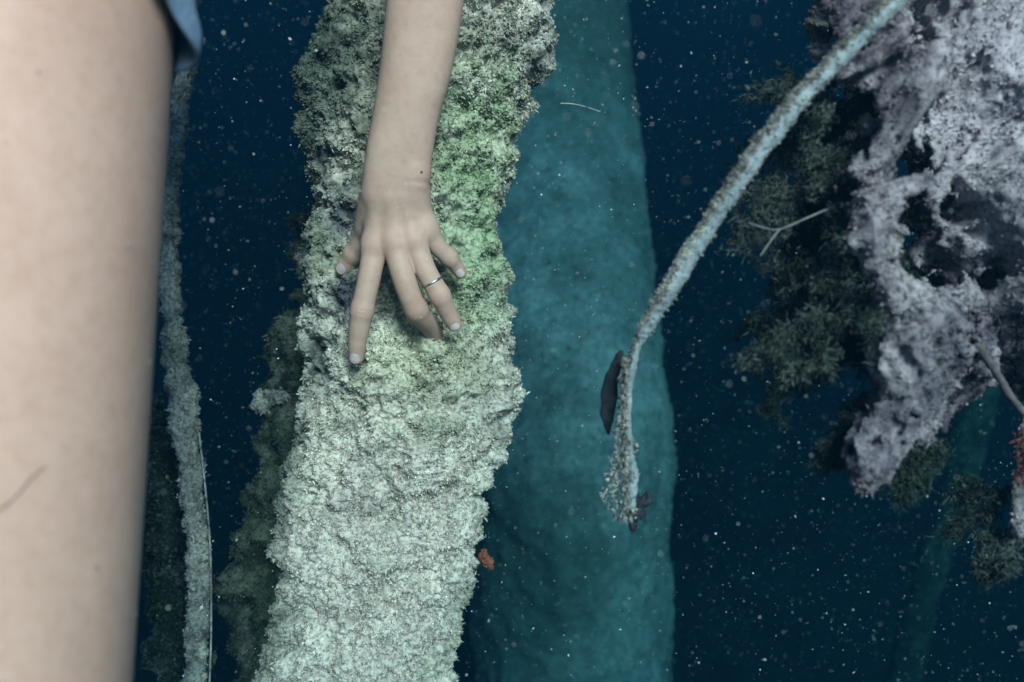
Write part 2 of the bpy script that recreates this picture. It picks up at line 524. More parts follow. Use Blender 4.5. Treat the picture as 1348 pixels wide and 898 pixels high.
# ------------------------------------------------------------------ main crusted trunk
def interp_rows(rows, ys):
    rows = np.array(rows, float)
    return [np.interp(ys, rows[:, 0], rows[:, k]) for k in range(1, rows.shape[1])]

TD = 0.995       # depth of the trunk's axis
rows = [(-700, 548, 800), (-120, 458, 752), (0, 436, 730), (43, 424, 722), (100, 408, 712), (160, 404, 700), (200, 408, 690), (300, 404, 672), (400, 404, 664),
        (470, 400, 666), (560, 390, 664), (640, 376, 650), (700, 368, 634), (800, 356, 608), (850, 350, 598), (900, 344, 590), (1000, 330, 572), (1400, 262, 500)]
ys = np.concatenate([np.linspace(-700, -60, 60, endpoint=False), np.linspace(-60, 960, 720), np.linspace(962, 1400, 40)[1:]])
L_, R_ = interp_rows(rows, ys)
ker = np.hanning(41); ker /= ker.sum()
def smooth1(a):
    return np.convolve(np.pad(a, 20, mode='edge'), ker, 'valid')
cxs = (L_ + R_) / 2; hw = (R_ - L_) / 2
path = np.array([at(a, y, TD) for a, y in zip(cxs, ys)])
rad = hw / FPX * TD * 0.94
tail_dir = nrm(path[-1] - path[-40])
tail = np.array([path[-1] + tail_dir * s for s in np.linspace(0.03, 5.0, 60)])
path = np.vstack([path, tail]); rad = np.concatenate([rad, np.linspace(rad[-1], 0.16, 60)])
BUMPS = [(at(668, 525, 0.97), 0.030, 0.026), (at(664, 590, 0.96), 0.022, 0.022), (at(655, 655, 0.97), .02, -.012), (at(700, 60, 0.97), 0.05, 0.012),
         (at(625, 760, 0.95), 0.05, 0.006), (at(430, 140, 0.95), 0.05, 0.010), (at(577, 447, 0.885), 0.017, 0.016),
         (at(560, 560, 0.885), 0.07, 0.006), (at(395, 620, 0.96), 0.05, 0.008)]
def trunk_disp(P, N):
    d = 0.011 * fbm(P, 11, 3, 11) + 0.007 * fbm(P, 26, 3, 15) + 0.0080 * fbm(P, 52, 4, 21, 0.6)
    rg = 1 - np.abs(fbm(P, 85, 3, 31))
    d += 0.0035 * (rg - 0.6)
    d -= 0.009 * np.clip(fbm(P, 45, 3, 41) - 0.32, 0, 1) * 2       # pits
    for c0, r0, a0 in BUMPS:
        d += a0 * np.exp(-((P - c0) ** 2).sum(1) / (r0 * r0))
    d += 0.007 * np.exp(-((P - at(468, 492, .885)) ** 2).sum(1) / .016 ** 2)
    # keep it low beneath the hand
    for c0 in (at(520, 280, 0.88), at(500, 360, 0.88)):
        q = np.exp(-((P - c0) ** 2).sum(1) / 0.05 ** 2)
        d -= 0.0045 * q
    return d
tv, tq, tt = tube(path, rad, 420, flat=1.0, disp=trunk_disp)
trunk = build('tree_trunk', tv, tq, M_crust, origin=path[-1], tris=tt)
tag(trunk, 'pale crusted sunken tree trunk with the hand resting on it', 'tree trunk')

def front(P, N):           # growth only where the photo or a side step could see it
    loc = P @ FWD
    y = P @ UP / (P @ FWD)
    return ((N @ FWD) < 0.35) * (np.abs(y) < 0.62) * (loc > 0.5)
ctr = {}
# fine pale turf all over the lit side
P, N = sample_surface(tv, tq, 60000, lambda p, n: front(p, n))
nz = fbm(P, 22, 4, 77)
keep = nz + rng.normal(0, 0.15, len(P)) > -0.02
P, N = P[keep], N[keep]
V1, Q1, T1 = blades(P, N, 0.0026, 0.0015, per=2, spread=1.4, lenvar=0.4)
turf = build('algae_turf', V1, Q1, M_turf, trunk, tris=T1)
turf['kind'] = 'stuff'
P, N = sample_surface(tv, tq, 60000, lambda p, n: front(p, n) * (fbm(p, 45, 3, 41) < 0.3))
V1, T1 = clots(P + N * 0.0006, 0.0010, 0.55)
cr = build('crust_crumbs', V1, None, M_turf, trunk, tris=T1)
cr['kind'] = 'stuff'
# longer soft fronds that break the outline
def edge(P, N):
    return front(P, N) * (np.abs(N @ FWD) < 0.55) * (fbm(P, 14, 2, 5) > -0.15)
P, N = sample_surface(tv, tq, 9000, edge)
V1, Q1, T1 = blades(P, N, 0.0030, 0.0008, per=4, spread=1.5, droop=0.5, lenvar=0.4)
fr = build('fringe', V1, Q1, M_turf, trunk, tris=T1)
fr['kind'] = 'stuff'

# ------------------------------------------------------------------ generic crusted stem
def stem(name, pts, radii, mat, turfmat, label, cat, n=24, nseg=64, amp=(0.2, 0.12), ntuft=3000, tl=0.004, tw=0.0011, side=None, spread=0.9, group=None, parent=None, ncl=0):
    path = catmull([p for p in pts], n)
    r = catmull(np.array(radii)[:, None], n)[:, 0]
    rm = float(np.mean(radii))
    def dd(P, N):
        return rm * (amp[0] * fbm(P, 0.35 / rm, 3, 91) + amp[1] * fbm(P, 1.6 / rm, 3, 92))
    V, Q, T = tube(path, r, nseg, disp=dd)
    o = build(name, V, Q, mat, origin=path[-1], tris=T, parent=parent)
    if label: tag(o, label, cat, group)
    w = side if side else (lambda p, n_: np.ones(len(p)))
    if ntuft:
        P, N = sample_surface(V, Q, ntuft, w)
        V1, Q1, T1 = blades(P, N, tl, tw, per=3, spread=spread)
        ps = [(V1, Q1, T1)]
        if ncl:
            P, N = sample_surface(V, Q, ncl, w)
            Vc, Tc = clots(P, tw * 1.3, 0.4)
            ps.append((Vc, None, Tc))
        t = build('growth', *join(ps)[:2], turfmat, o, tris=join(ps)[2])
        t['kind'] = 'stuff'
    return o

# shaded trunk just behind the left edge
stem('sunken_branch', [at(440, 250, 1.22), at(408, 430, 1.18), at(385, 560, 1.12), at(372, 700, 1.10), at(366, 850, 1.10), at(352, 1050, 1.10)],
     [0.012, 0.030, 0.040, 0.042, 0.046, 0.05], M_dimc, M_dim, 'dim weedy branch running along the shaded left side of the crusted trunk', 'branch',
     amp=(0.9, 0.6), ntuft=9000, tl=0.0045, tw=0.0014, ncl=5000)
# pale knob sticking out
kn = at(343, 527, 1.07)
V, Q = surface_nets(lambda P: smin(cone(P, kn + [0.0, 0, -0.003], kn + [0.003, 0, 0.008], 0.009, 0.004), cone(P, kn, kn + [0.05, 0.05, -0.012], 0.005, 0.004), 0.006) + 0.0028 * fbm(P, 240, 2, 5),
                    kn - 0.025, kn + [0.06, 0.06, 0.02], 0.0012, 1)
knob = build('tuft', V, Q, M_pale, origin=kn)
tag(knob, 'small pale tuft on a stub left of the crusted trunk', 'tuft')
P, N = sample_surface(V, Q, 900)
V1, Q1, T1 = blades(P, N, 0.0035, 0.0009, per=2)
build('growth', V1, Q1, M_palet, knob, tris=T1)['kind'] = 'stuff'

# ------------------------------------------------------------------ smooth silted trunk behind
FD = 2.25
rows = [(-900, 560, 800), (-100, 620, 822), (43, 625, 828), (150, 628, 838), (300, 628, 850), (420, 626, 864), (500, 624, 876), (600, 624, 886), (660, 622, 880), (760, 622, 884), (900, 622, 886), (1200, 622, 884), (1500, 620, 880)]
ys = np.concatenate([np.linspace(-900, -60, 40, endpoint=False), np.linspace(-60, 960, 260), np.linspace(965, 1500, 30)])
L_, R_ = interp_rows(rows, ys)
L_, R_ = smooth1(L_), smooth1(R_)
# the foot of this trunk swells towards the diver
dd = np.interp(ys, [-900, 0, 250, 480, 620, 900, 1500], [4.0, 3.15, 2.70, 2.30, 2.15, 2.18, 2.35])
dd = smooth1(dd) * 1.2
path = np.array([at((a + b_) / 2, y, d) for a, b_, y, d in zip(L_, R_, ys, dd)])
rad = (R_ - L_) / 2 / FPX * dd * 0.99
V, Q, T = tube(path, rad, 160, disp=lambda P, N: 0.018 * fbm(P, 3.5, 3, 51) + 0.007 * fbm(P, 22, 4, 55, 0.6))
far = build('smooth_trunk', V, Q, M_far, origin=path[-1], tris=T)
tag(far, 'wide smooth silt covered trunk fading into teal water behind the rope', 'tree trunk')
P, N = sample_surface(V, Q, 12000, lambda p, n_: (n_ @ FWD < 0.3) * (np.abs(p @ UP / (p @ FWD)) < 0.6))
V1, T1 = clots(P, 0.0030, 0.5)
o = build('silt_crumbs', V1, None, M_far, far, tris=T1, smooth=False); o['kind'] = 'stuff'

# dim stem far right
stem('distant_stem', [at(1330, 300, 4.2), at(1312, 420, 4.2), at(1285, 520, 4.2), at(1255, 650, 4.2), at(1215, 780, 4.2), at(1190, 900, 4.2), at(1150, 1150, 4.2)],
     [0.080, 0.085, 0.090, 0.080, 0.076, 0.080, 0.08], M_dimc, M_dim, 'slim dim stem slanting down in the dark water at lower right', 'tree stem', amp=(0.15, 0.05), ntuft=800, tl=0.006)

# ------------------------------------------------------------------ ropes
def lit_side(v, k=0.0):
    v = nrm(np.asarray(v, float))
    return lambda p, n_: np.clip(n_ @ v - k, 0.0, 1) + 0.02
rp = [(1330, -170, 0.57), (1180, 0, 0.57), (1122, 58, 0.58), (1060, 125, 0.59), (1000, 198, 0.605), (950, 272, 0.62), (900, 352, 0.635), (862, 412, 0.65), (836, 462, 0.665), (827, 520, 0.68), (826, 580, 0.69), (830, 630, 0.7), (832, 690, 0.7)]
path = catmull([at(*p) for p in rp], 30)
rr = catmull(np.array([a_ * b_[2] / FPX for a_, b_ in zip([12, 12, 12, 12, 12, 11.5, 11, 9.5, 7, 5, 5.5, 9, 2.5], rp)])[:, None], 30)[:, 0]
V, Q, T = tube(path, rr, 48, disp=lambda P, N: 0.0012 * fbm(P, 90, 3, 8) + 0.0006 * fbm(P, 300, 2, 9))
M_strand, nt2, b2 = newmat('rope_strand', 0.75, 0.2)
nt2.links.new(ramp(nt2, [(0.3, (0.18, 0.23, 0.25)), (0.7, (0.34, 0.40, 0.42))], noise(nt2, 60, 5)), b2.inputs['Base Color'])
bump(nt2, b2, noise(nt2, 300, 4, 0.7), 0.5, 0.001)
rope = build('rope', V, Q, M_strand, origin=path[0], tris=T)
tag(rope, 'long pale rope curving down from top right, furred with growth on its upper side', 'rope')
parts = []
ls_ = lit_side(W(-0.80, 0.5, -0.15), 0.36)
def rope_w(p, n_):
    y = CY - (p @ UP) / (p @ FWD) * FPX
    return ls_(p, n_) * np.interp(y, [400, 520, 560], [1, .35, .12])
P, N = sample_surface(V, Q, 11000, rope_w)
Vb, Qb, Tb = blades(P, N, 0.0014, 0.0006, per=2, spread=1.2); parts.append((Vb, Qb, Tb))
P, N = sample_surface(V, Q, 18000, rope_w)
Vc, Tc = clots(P, 0.00055, 0.5); parts.append((Vc, None, Tc))
Vj, Qj, Tj = join(parts)
M_ropet = crust_mat('rope_fur', (0.42, 0.42, 0.40), (0.30, 0.30, 0.29), (0.13, 0.14, 0.15), (0.18, 0.22, 0.17), 0.62, island=True)
build('growth', Vj, Qj, M_ropet, rope, tris=Tj)['kind'] = 'stuff'
# feathery spray at the rope's end
seedp, seedn = [], []
for k in range(1300):
    t = rng.random()
    y = 470 + 215 * t
    w = np.interp(t, [0, .3, .6, .85, 1], [7, 10, 22, 38, 16])
    x = 826 - rng.random() ** 1.6 * w + (rng.random() ** 3) * 16 * (t > .5)
    seedp.append(at(x, y, .667 + .033 * t + rng.normal(0, .009))); seedn.append(W(-0.6 + rng.normal(0, .4), -0.3, -0.3))
P = np.array(seedp); N = nrm(np.array(seedn))
Vb, Qb, Tb = blades(P, N, 0.0026, 0.0006, per=2, spread=1.1, droop=1.0)
sub = rng.random(len(P)) < 0.5
Vc, Tc = clots(P[sub], 0.0011, 0.4)
Vj, Qj, Tj = join([(Vb, Qb, Tb), (Vc, None, Tc)])
build('frayed_end', Vj, Qj, M_ropet, rope, tris=Tj)['kind'] = 'stuff'

# dark leaf beside the rope
def leaf_mesh(pts, widths, thick=0.0012, wob=0.0015, seed=1):
    path = catmull(pts, 16)
    w = catmull(np.array(widths)[:, None], 16)[:, 0]
    V, Q, T = tube(path, w, 28, flat=thick / max(widths), disp=lambda P, N: wob * fbm(P, 70, 3, seed))
    return V, Q, T
V, Q, T = leaf_mesh([at(818, 462, .67), at(808, 490, .677), at(802, 520, .684), at(800, 550, .69), at(801, 572, .694)], [.0014, .0054, .0064, .0058, .0022], 0.003, 0.0014)
o = build('dead_leaf', V, Q, M_black, origin=at(818, 462, .67), tris=T)
tag(o, 'long blackish leaf stuck to the left of the pale rope', 'leaf')
# dark shells at the rope's tip
rootp = at(838, 665, .70)
shell_parts = []
for (x, y, a, l, w) in ((850, 657, 20, .0062, .0042), (842, 668, 35, .0078, .0042), (834, 690, 10, .0078, .0038), (837, 677, 60, .0062, .0042), (845, 676, -15, .007, .0038), (840, 660, -30, .0062, .0038)):
    dv = W(math.sin(R(a)), math.cos(R(a)), 0.2)
    c0 = at(x, y, .70)
    shell_parts.append(tube(np.array([c0 + dv * l * s for s in np.linspace(-1, 1, 14)]), w * np.sqrt(np.clip(1 - np.linspace(-.98, .98, 14) ** 2, 0.01, 1)), 16, flat=0.5,
                            disp=lambda P, N: 0.0025 * fbm(P, 170, 3, 3)))
V, Q, T = join(shell_parts)
V = rootp + (V - rootp) * 1.0
o = build('mussel_clump', V, Q, M_black, origin=rootp, tris=T)
tag(o, 'small dark lump of shells at the lower tip of the pale rope', 'shells')

# left hanging root and its thin companion
stem('hanging_root', [at(262, -60, 1.2), at(240, 120, 1.15), at(225, 250, 1.1), at(224, 380, 1.06), at(232, 470, 1.03), at(245, 560, 1.02), at(252, 640, 1.01), at(262, 730, 1.0), at(263, 820, 1.0), at(255, 920, 1.0), at(240, 1100, 1.0)],
     [.006, .008, .0095, .010, .0115, .014, .0115, .0105, .011, .012, .013], M_pale, M_palet, 'slender pale crusted root hanging beside the bare thigh', 'root',
     n=30, amp=(0.35, 0.35), ntuft=9000, tl=0.0018, tw=0.001, ncl=6000)
V, Q, T = tube(catmull([at(262, 570, 1.0), at(270, 640, .99), at(276, 710, .99), at(278, 780, .99), at(277, 870, .99), at(270, 1000, .99)], 16), np.full(81, .0011), 10)
o = build('thin_twig', V, Q, M_pale, origin=at(277, 870, .99), tris=T)
tag(o, 'hair thin pale twig hanging just right of the slender crusted root', 'twig')
stem('crusted_stump', [at(196, 520, 1.25), at(205, 590, 1.22), at(212, 660, 1.2), at(222, 740, 1.22), at(236, 840, 1.25), at(240, 980, 1.25)],
     [.012, .036, .044, .036, .020, .016], M_dimc, M_greent2, 'ragged pale stump half hidden between the thigh and the slender root', 'stump', amp=(0.7, 0.4), ntuft=5000, tl=0.003, tw=.0013, ncl=3000)

# orange sponge on the trunk's right edge
c0 = at(641, 738, 0.985)
V, Q = surface_nets(lambda P: cone(P, c0 + W(-.004, .006, 0), c0 + W(.003, -.006, 0), .0055, .004) + 0.003 * fbm(P, 260, 2, 8), c0 - .02, c0 + .02, 0.001, 1)
o = build('orange_sponge', V, Q, M_orange, origin=c0)
tag(o, 'small orange sponge on the right edge of the crusted trunk', 'sponge')

# ------------------------------------------------------------------ root mass at right
def PR(px, py, d, rpx):
    d = d * 0.84
    return (at(px, py, d), rpx / FPX * d)
massA = [PR(1270, -150, .80, 80), PR(1268, 40, .80, 62), PR(1295, 180, .79, 60), PR(1335, 300, .78, 48), PR(1385, 470, .78, 50)]
massR = [PR(1385, 200, .85, 70), PR(1400, 500, .85, 60)]
ridge = [PR(1160, -160, .74, 50), PR(1150, 20, .74, 40), PR(1168, 130, .73, 30), PR(1172, 220, .73, 24), PR(1188, 300, .72, 27), PR(1208, 380, .72, 30), PR(1215, 445, .73, 48), PR(1188, 515, .74, 46), PR(1142, 560, .75, 38), PR(1128, 590, .75, 32)]
gully = [PR(1220, -150, .98, 70), PR(1225, 100, .98, 46), PR(1262, 300, 1.0, 44), PR(1290, 420, 1.0, 36)]
back = [PR(1120, -120, .92, 45), PR(1125, 60, .92, 36), PR(1122, 180, .93, 36), PR(1118, 290, .94, 34), PR(1140, 360, .92, 24), PR(1175, 410, .9, 14)]
armB = [PR(1240, 395, .74, 15), PR(1275, 440, .75, 11), PR(1305, 490, .76, 7)]
armC = [PR(1250, 400, .76, 14), PR(1300, 392, .77, 12), PR(1370, 385, .78, 18)]
blobs = [PR(1205, 60, .76, 46), PR(1225, 170, .80, 40), PR(1130, 150, .76, 20), PR(1155, 260, .75, 22), PR(1250, 270, .84, 40), PR(1290, 350, .84, 30), PR(1180, 400, .78, 20), PR(1270, 500, .78, 24), PR(1115, 550, .76, 26), PR(1330, 440, .82, 34), PR(1250, 20, .78, 50), PR(1255, 330, .79, 34), PR(1285, 300, .80, 34), PR(1250, 385, .77, 26), PR(1300, 400, .82, 30), PR(1230, 250, .78, 26)]
low = [PR(1390, 540, .80, 40), PR(1362, 600, .80, 34), PR(1345, 665, .80, 24)]
def mass_fn(P):
    P0 = P
    P = P + .020 * np.stack([fbm(P, 11, 2, 301), fbm(P, 11, 2, 302), fbm(P, 11, 2, 303)], 1)
    d = chain(P, massA, .02)
    for ch in (massR, gully, back):
        d = smin(d, chain(P, ch, .02), .012)
    d = smin(d, chain(P, ridge, .01), .022)
    for a_, ra_ in blobs: d = smin(d, np.linalg.norm(P - a_, axis=1) - ra_, .014)
    for ch in (armB, armC, low):
        d = smin(d, chain(P, ch, .006), .006)
    m = d < 0.05
    r = d.copy()
    if m.any():
        Q_ = P[m]
        n1 = fbm(Q_, 30, 4, 61, 0.5)
        n2 = np.abs(fbm(Q_, 46, 3, 71))
        sm = np.clip(((Q_ @ RIGHT) / (Q_ @ FWD) - .49) / .06, 0, 1)      # the outer boulder is smoother
        n3 = 1 - np.abs(fbm(Q_, 85, 3, 81))
        r[m] = d[m] + (0.0110 - .004 * sm) * n1 + (0.012 - .006 * sm) * (n2 - 0.35) - (.0055 - .002 * sm) * (n3 - .6)
    return r
A_ = np.array([at(x_, y_, z_) for x_ in (1050, 1470) for y_ in (-170, 720) for z_ in (.56, .89)])
V, Q = surface_nets(mass_fn, A_.min(0), A_.max(0), 0.0029, 1, 0.03)
mass = build('root_mass', V, Q, M_root, origin=at(1300, 500, .85))
tag(mass, 'knobbly pale crusted root mass hanging in the upper right corner', 'root mass')
P, N = sample_surface(V, Q, 26000, lambda p, n_: (n_ @ FWD < 0.4) * 1.0)
k_ = fbm(P, 40, 3, 66) + rng.normal(0, .2, len(P)) > -0.2
k_ &= fbm(P, 16, 2, 68) > -0.1
V1, Q1, T1 = blades(P[k_], N[k_], 0.0028, 0.0009, per=3, spread=1.2)
P, N = sample_surface(V, Q, 30000, lambda p, n_: (n_ @ FWD < 0.4) * 1.0)
Vc, Tc = clots(P, 0.0008, 0.6)
Vj, Qj, Tj = join([(V1, Q1, T1), (Vc, None, Tc)])
build('growth', Vj, Qj, M_roott, mass, tris=Tj)['kind'] = 'stuff'
# thin rootlet leaving the mass
V, Q, T = tube(catmull([at(1285, 450, .632), at(1312, 492, .638), at(1335, 528, .643), at(1362, 556, .646), at(1420, 600, .655)], 16), np.linspace(.0034, .0018, 65), 14,
               disp=lambda P, N: 0.0008 * fbm(P, 200, 2, 4))
M_brown, nt2, b2 = newmat('brown_bark', 0.85, 0.1)
nt2.links.new(ramp(nt2, [(0.3, (0.06, 0.05, 0.055)), (0.7, (0.17, 0.14, 0.15))], noise(nt2, 150, 5)), b2.inputs['Base Color'])
build('rootlet', V, Q, M_brown, mass, tris=T)
# red algae rim low right
P = np.array([at(1345 + rng.normal(0, 4), y, .652) for y in rng.uniform(565, 640, 120)])
V1, Q1, T1 = blades(P, np.tile(W(-.6, 0, -.8), (len(P), 1)), 0.0025, 0.0012, per=3)
build('red_algae', V1, Q1, M_reddish, mass, tris=T1)['kind'] = 'stuff'

# weedy bush left of the mass: many fine branchlets
seg = []; tipsP = []; tipsN = []
def weed(p, dvec, L, r, lev):
    pts = [p]
    dcur = nrm(dvec)
    for s in range(5):
        dcur = nrm(dcur + rng.normal(0, .22, 3) + W(-.05, -.10, 0))
        pts.append(pts[-1] + dcur * L / 5)
    pts = np.array(pts)
    seg.append(tube(pts, np.linspace(r, r * .4, 6), 5, cap=False))
    for q in pts[1:]:
        for _ in range(5 if lev == 0 else 9):
            tipsP.append(q + rng.normal(0, .003, 3)); tipsN.append(nrm(dcur + rng.normal(0, .8, 3)))
    if lev > 0:
        for k in range(4):
            q = pts[rng.integers(1, 6)]
            weed(q, dcur + rng.normal(0, .65, 3), L * .55, r * .6, lev - 1)
for (x, y, d, dx, dy, L) in [(1150, 70, .80, -.6, -.5, .06), (1140, 120, .82, -.8, -.4, .06), (1140, 165, .82, -.9, -.6, .08), (1160, 200, .80, -.8, -.8, .08), (1150, 240, .84, -.9, -.8, .10),
                             (1165, 280, .82, -.9, -.5, .10), (1175, 310, .80, -.8, -.9, .09), (1140, 300, .86, -1, -.7, .10), (1190, 350, .78, -1, -.6, .08), (1200, 370, .78, -.8, -.9, .07),
                             (1110, 330, .88, -.9, -.9, .09), (1150, 200, .9, -.8, -1, .12), (1215, 420, .76, -1, -.5, .05), (1150, 560, .76, -1, -.1, .03), (1140, 590, .76, -.8, -.6, .03),
                             (1180, 600, .78, .2, -1, .03), (1200, 560, .78, .6, -1, .04), (1330, 640, .8, -.6, -.8, .04), (1340, 690, .8, -.7, -.8, .04), (1170, 330, .84, -.7, -1, .11), (1120, 80, .8, -.9, -.6, .08), (1110, 130, .82, -.8, -.9, .09), (1120, 250, .8, -1, -.3, .10), (1120, 330, .82, -1, -.5, .12), (1150, 380, .8, -.9, -.7, .10), (1190, 420, .78, -1, -.6, .08), (1200, 470, .78, -.9, -.5, .06), (1180, 230, .74, -.9, -.8, .07), (1190, 330, .72, -.9, -.8, .06), (1170, 160, .74, -.9, -.8, .06)]:
    weed(at(x, y, d * .86), W(dx, dy, -.1), L * .86, .0013, 2)
tp = np.repeat(np.array(tipsP), 3, 0); tp += rng.normal(0, .0017, tp.shape)
V1, Q1, T1 = blades(tp, np.repeat(np.array(tipsN), 3, 0), 0.0042, 0.0006, per=2, spread=.8)
Vc, Tc = clots(tp[rng.random(len(tp)) < .18], .0009, .5)
V1, Q1, T1 = join([(V1, Q1, T1), (Vc, None, Tc)])
sV, sQ, _ = join(seg)
Vj, Qj, Tj = join([(sV, sQ, None), (V1, Q1, T1)])
wd = build('weed_bush', Vj, Qj, M_greent, origin=at(1180, 300, .8), tris=Tj)
tag(wd, 'dull green feathery weed fringing the left side of the root mass', 'weed', kind='stuff')

# forked bare twig
M_twig, nt2, b2 = newmat('bare_twig', 0.8, 0.2)
nt2.links.new(ramp(nt2, [(0.3, (0.09, 0.11, 0.10)), (0.7, (0.2, 0.22, 0.20))], noise(nt2, 90, 4)), b2.inputs['Base Color'])
tw = [tube(catmull([at(1090, 275, .63), at(1060, 288, .62), at(1026, 302, .61), at(1006, 300, .61), at(985, 293, .61)], 10), np.linspace(.0008, .0005, 41), 8),
      tube(catmull([at(1027, 301, .61), at(1014, 318, .608), at(1001, 337, .606)], 10), np.linspace(.0007, .0005, 21), 8)]
V, Q, T = join(tw)
o = build('forked_twig', V, Q, M_twig, origin=at(1090, 275, .66), tris=T)
tag(o, 'thin pale forked twig poking left from the feathery weed', 'twig')

# small drifting filament near the top of the smooth trunk
V, Q, T = tube(catmull([at(738, 136, 1.0), at(755, 137, 1.0), at(772, 141, 1.0), at(790, 147, 1.0)], 10), np.full(31, .0005), 6)
o = build('drifting_filament', V, Q, M_pale, origin=at(738, 136, 1.0), tris=T)
tag(o, 'short thin filament adrift right of the crusted trunk top', 'filament')

# ------------------------------------------------------------------ marine snow
n = 60000
P = np.stack([rng.uniform(-1.7, 1.7, n), rng.uniform(0.25, 3.0, n), rng.uniform(-2.6, 0.5, n)], 1)
P = P[np.linalg.norm(P, axis=1) > .75]
n2 = 20000
P2 = np.stack([rng.uniform(-.8, .8, n2), rng.uniform(0.3, 1.1, n2), rng.uniform(-.9, .3, n2)], 1)
V1, T1 = clots(P, 0.00070, 0.6)
V2, T2 = clots(P2, 0.00029, 0.5)
Vj, _, Tj = join([(V1, None, T1), (V2, None, T2)])
o = build('marine_snow', Vj, None, M_snow, tris=Tj, smooth=False)
tag(o, 'countless pale specks drifting in the dark water', 'specks', kind='stuff')

# ------------------------------------------------------------------ person
def J(px, py, d, rmm):
    return (at(px, py, d), rmm / 1000.0)
wrist_d = .838
FINGERS = {
    'index':  [J(494, 322, .850, 11.97), J(486, 366, .846, 10.94), J(477, 408, .850, 10.72), J(471, 445, .860, 9.35), J(469, 470, .868, 7.52)],
    'middle': [J(520, 318, .846, 12.08), J(532, 368, .842, 11.17), J(548, 408, .852, 10.72), J(566, 430, .884, 9.58), J(574, 446, .908, 7.98)],
    'ring':   [J(544, 314, .848, 11.63), J(560, 355, .848, 10.26), J(579, 389, .854, 9.92), J(590, 412, .864, 8.89), J(598, 427, .870, 7.41)],
    'little': [J(560, 300, .856, 10.94), J(575, 323, .862, 9.46), J(591, 339, .870, 8.44), J(600, 350, .877, 7.52), J(606, 359, .881, 6.38)],
    'thumb':  [J(492, 272, .860, 14.82), J(480, 312, .880, 12.54), J(466, 334, .893, 10.26), J(457, 347, .900, 9.58), J(452, 353, .903, 8.44)],
}
NAILDIR = nrm(-FWD)
META = [(J(503, 232, .848, 12.5), 'index'), (J(514, 230, .846, 12.5), 'middle'), (J(528, 230, .846, 12.5), 'ring'), (J(541, 234, .850, 12), 'little')]
crease_pts = []
def hand_fn(P):
    d = None
    # forearm: radius and ulna side by side
    ra = chain(P, [J(503, 252, .843, 17), J(508, 205, .836, 19), J(520, 150, .828, 20.5), J(538, 60, .815, 24), (W(-.072, .41, .79), .030)], .012)
    ub = chain(P, [J(540, 252, .843, 15.5), J(544, 205, .836, 18), J(550, 150, .828, 20), J(568, 60, .815, 23), (W(-.058, .41, .79), .030)], .012)
    d = smin(ra, ub, .022)
    d = smin(d, cone(P, J(548, 226, .834, 9)[0], J(546, 236, .834, 9)[0], .0095, .0095), .010)     # wrist bone
    pal = None
    for (a, ra_), f in META:
        b_, rb = FINGERS[f][0]
        c = cone(P, a, b_, ra_, rb)
        pal = c if pal is None else smin(pal, c, .014)
    # heel and thumb mound
    pal = smin(pal, cone(P, at(496, 262, .858), at(488, 300, .868), .014, .012), .014)
    d = smin(d, pal, .014)
    fin = None
    for f, pts in FINGERS.items():
        c = chain(P, pts, .0035)
        # knuckle swell
        kn = pts[2][0] + NAILDIR * .0006
        c = smin(c, np.linalg.norm(P - kn, axis=1) - pts[2][1] * 1.03, .004)
        fin = c if fin is None else smin(fin, c, .0015)
    d = smin(d, fin, .0085)
    for f in ('index', 'middle', 'ring', 'little'):
        k0 = FINGERS[f][0][0] + NAILDIR * .0030
        d = smin(d, np.linalg.norm(P - k0, axis=1) - .0080, .010)
        # tendons
        a = META[['index', 'middle', 'ring', 'little'].index(f)][0][0]
        d = smin(d, cone(P, k0 + NAILDIR * .0020, a * .6 + k0 * .4 + NAILDIR * .0105, .0040, .0030), .010)
    # creases over the finger joints
    for f in ('index', 'middle', 'ring', 'little'):
        pts = FINGERS[f]
        for jn, amp in ((2, .0007), (3, .0004)):
            ax = nrm(pts[jn + 1][0] - pts[jn - 1][0])
            for off in (-.0022, 0, .0022):
                q = (P - pts[jn][0])
                s = q @ ax - off
                near_ = np.exp(-(q * q).sum(1) / (pts[jn][1] * 1.1) ** 2)
                top = np.clip(q @ NAILDIR / pts[jn][1], 0, 1)
                d = d + amp * np.exp(-(s / .0006) ** 2) * near_ * top * 2
    # wrist crease
    q = P - at(556, 242, .835)
    s = q @ UP
    d = d + .0009 * np.exp(-(s / .0030) ** 2) * np.exp(-(q @ RIGHT / .012) ** 2)
    return d
Hp = [at(430, 500, .80), at(640, 500, .93), at(430, -20, .76), at(640, -20, .93), at(430, -20, .93), at(640, 500, .80), W(-.11, .43, .74), W(-.02, .43, .84)]
Hp = np.array(Hp)
lo, hi = Hp.min(0) - .01, Hp.max(0) + .01
Vh, Qh = surface_nets(hand_fn, lo, hi, 0.00125, 3)
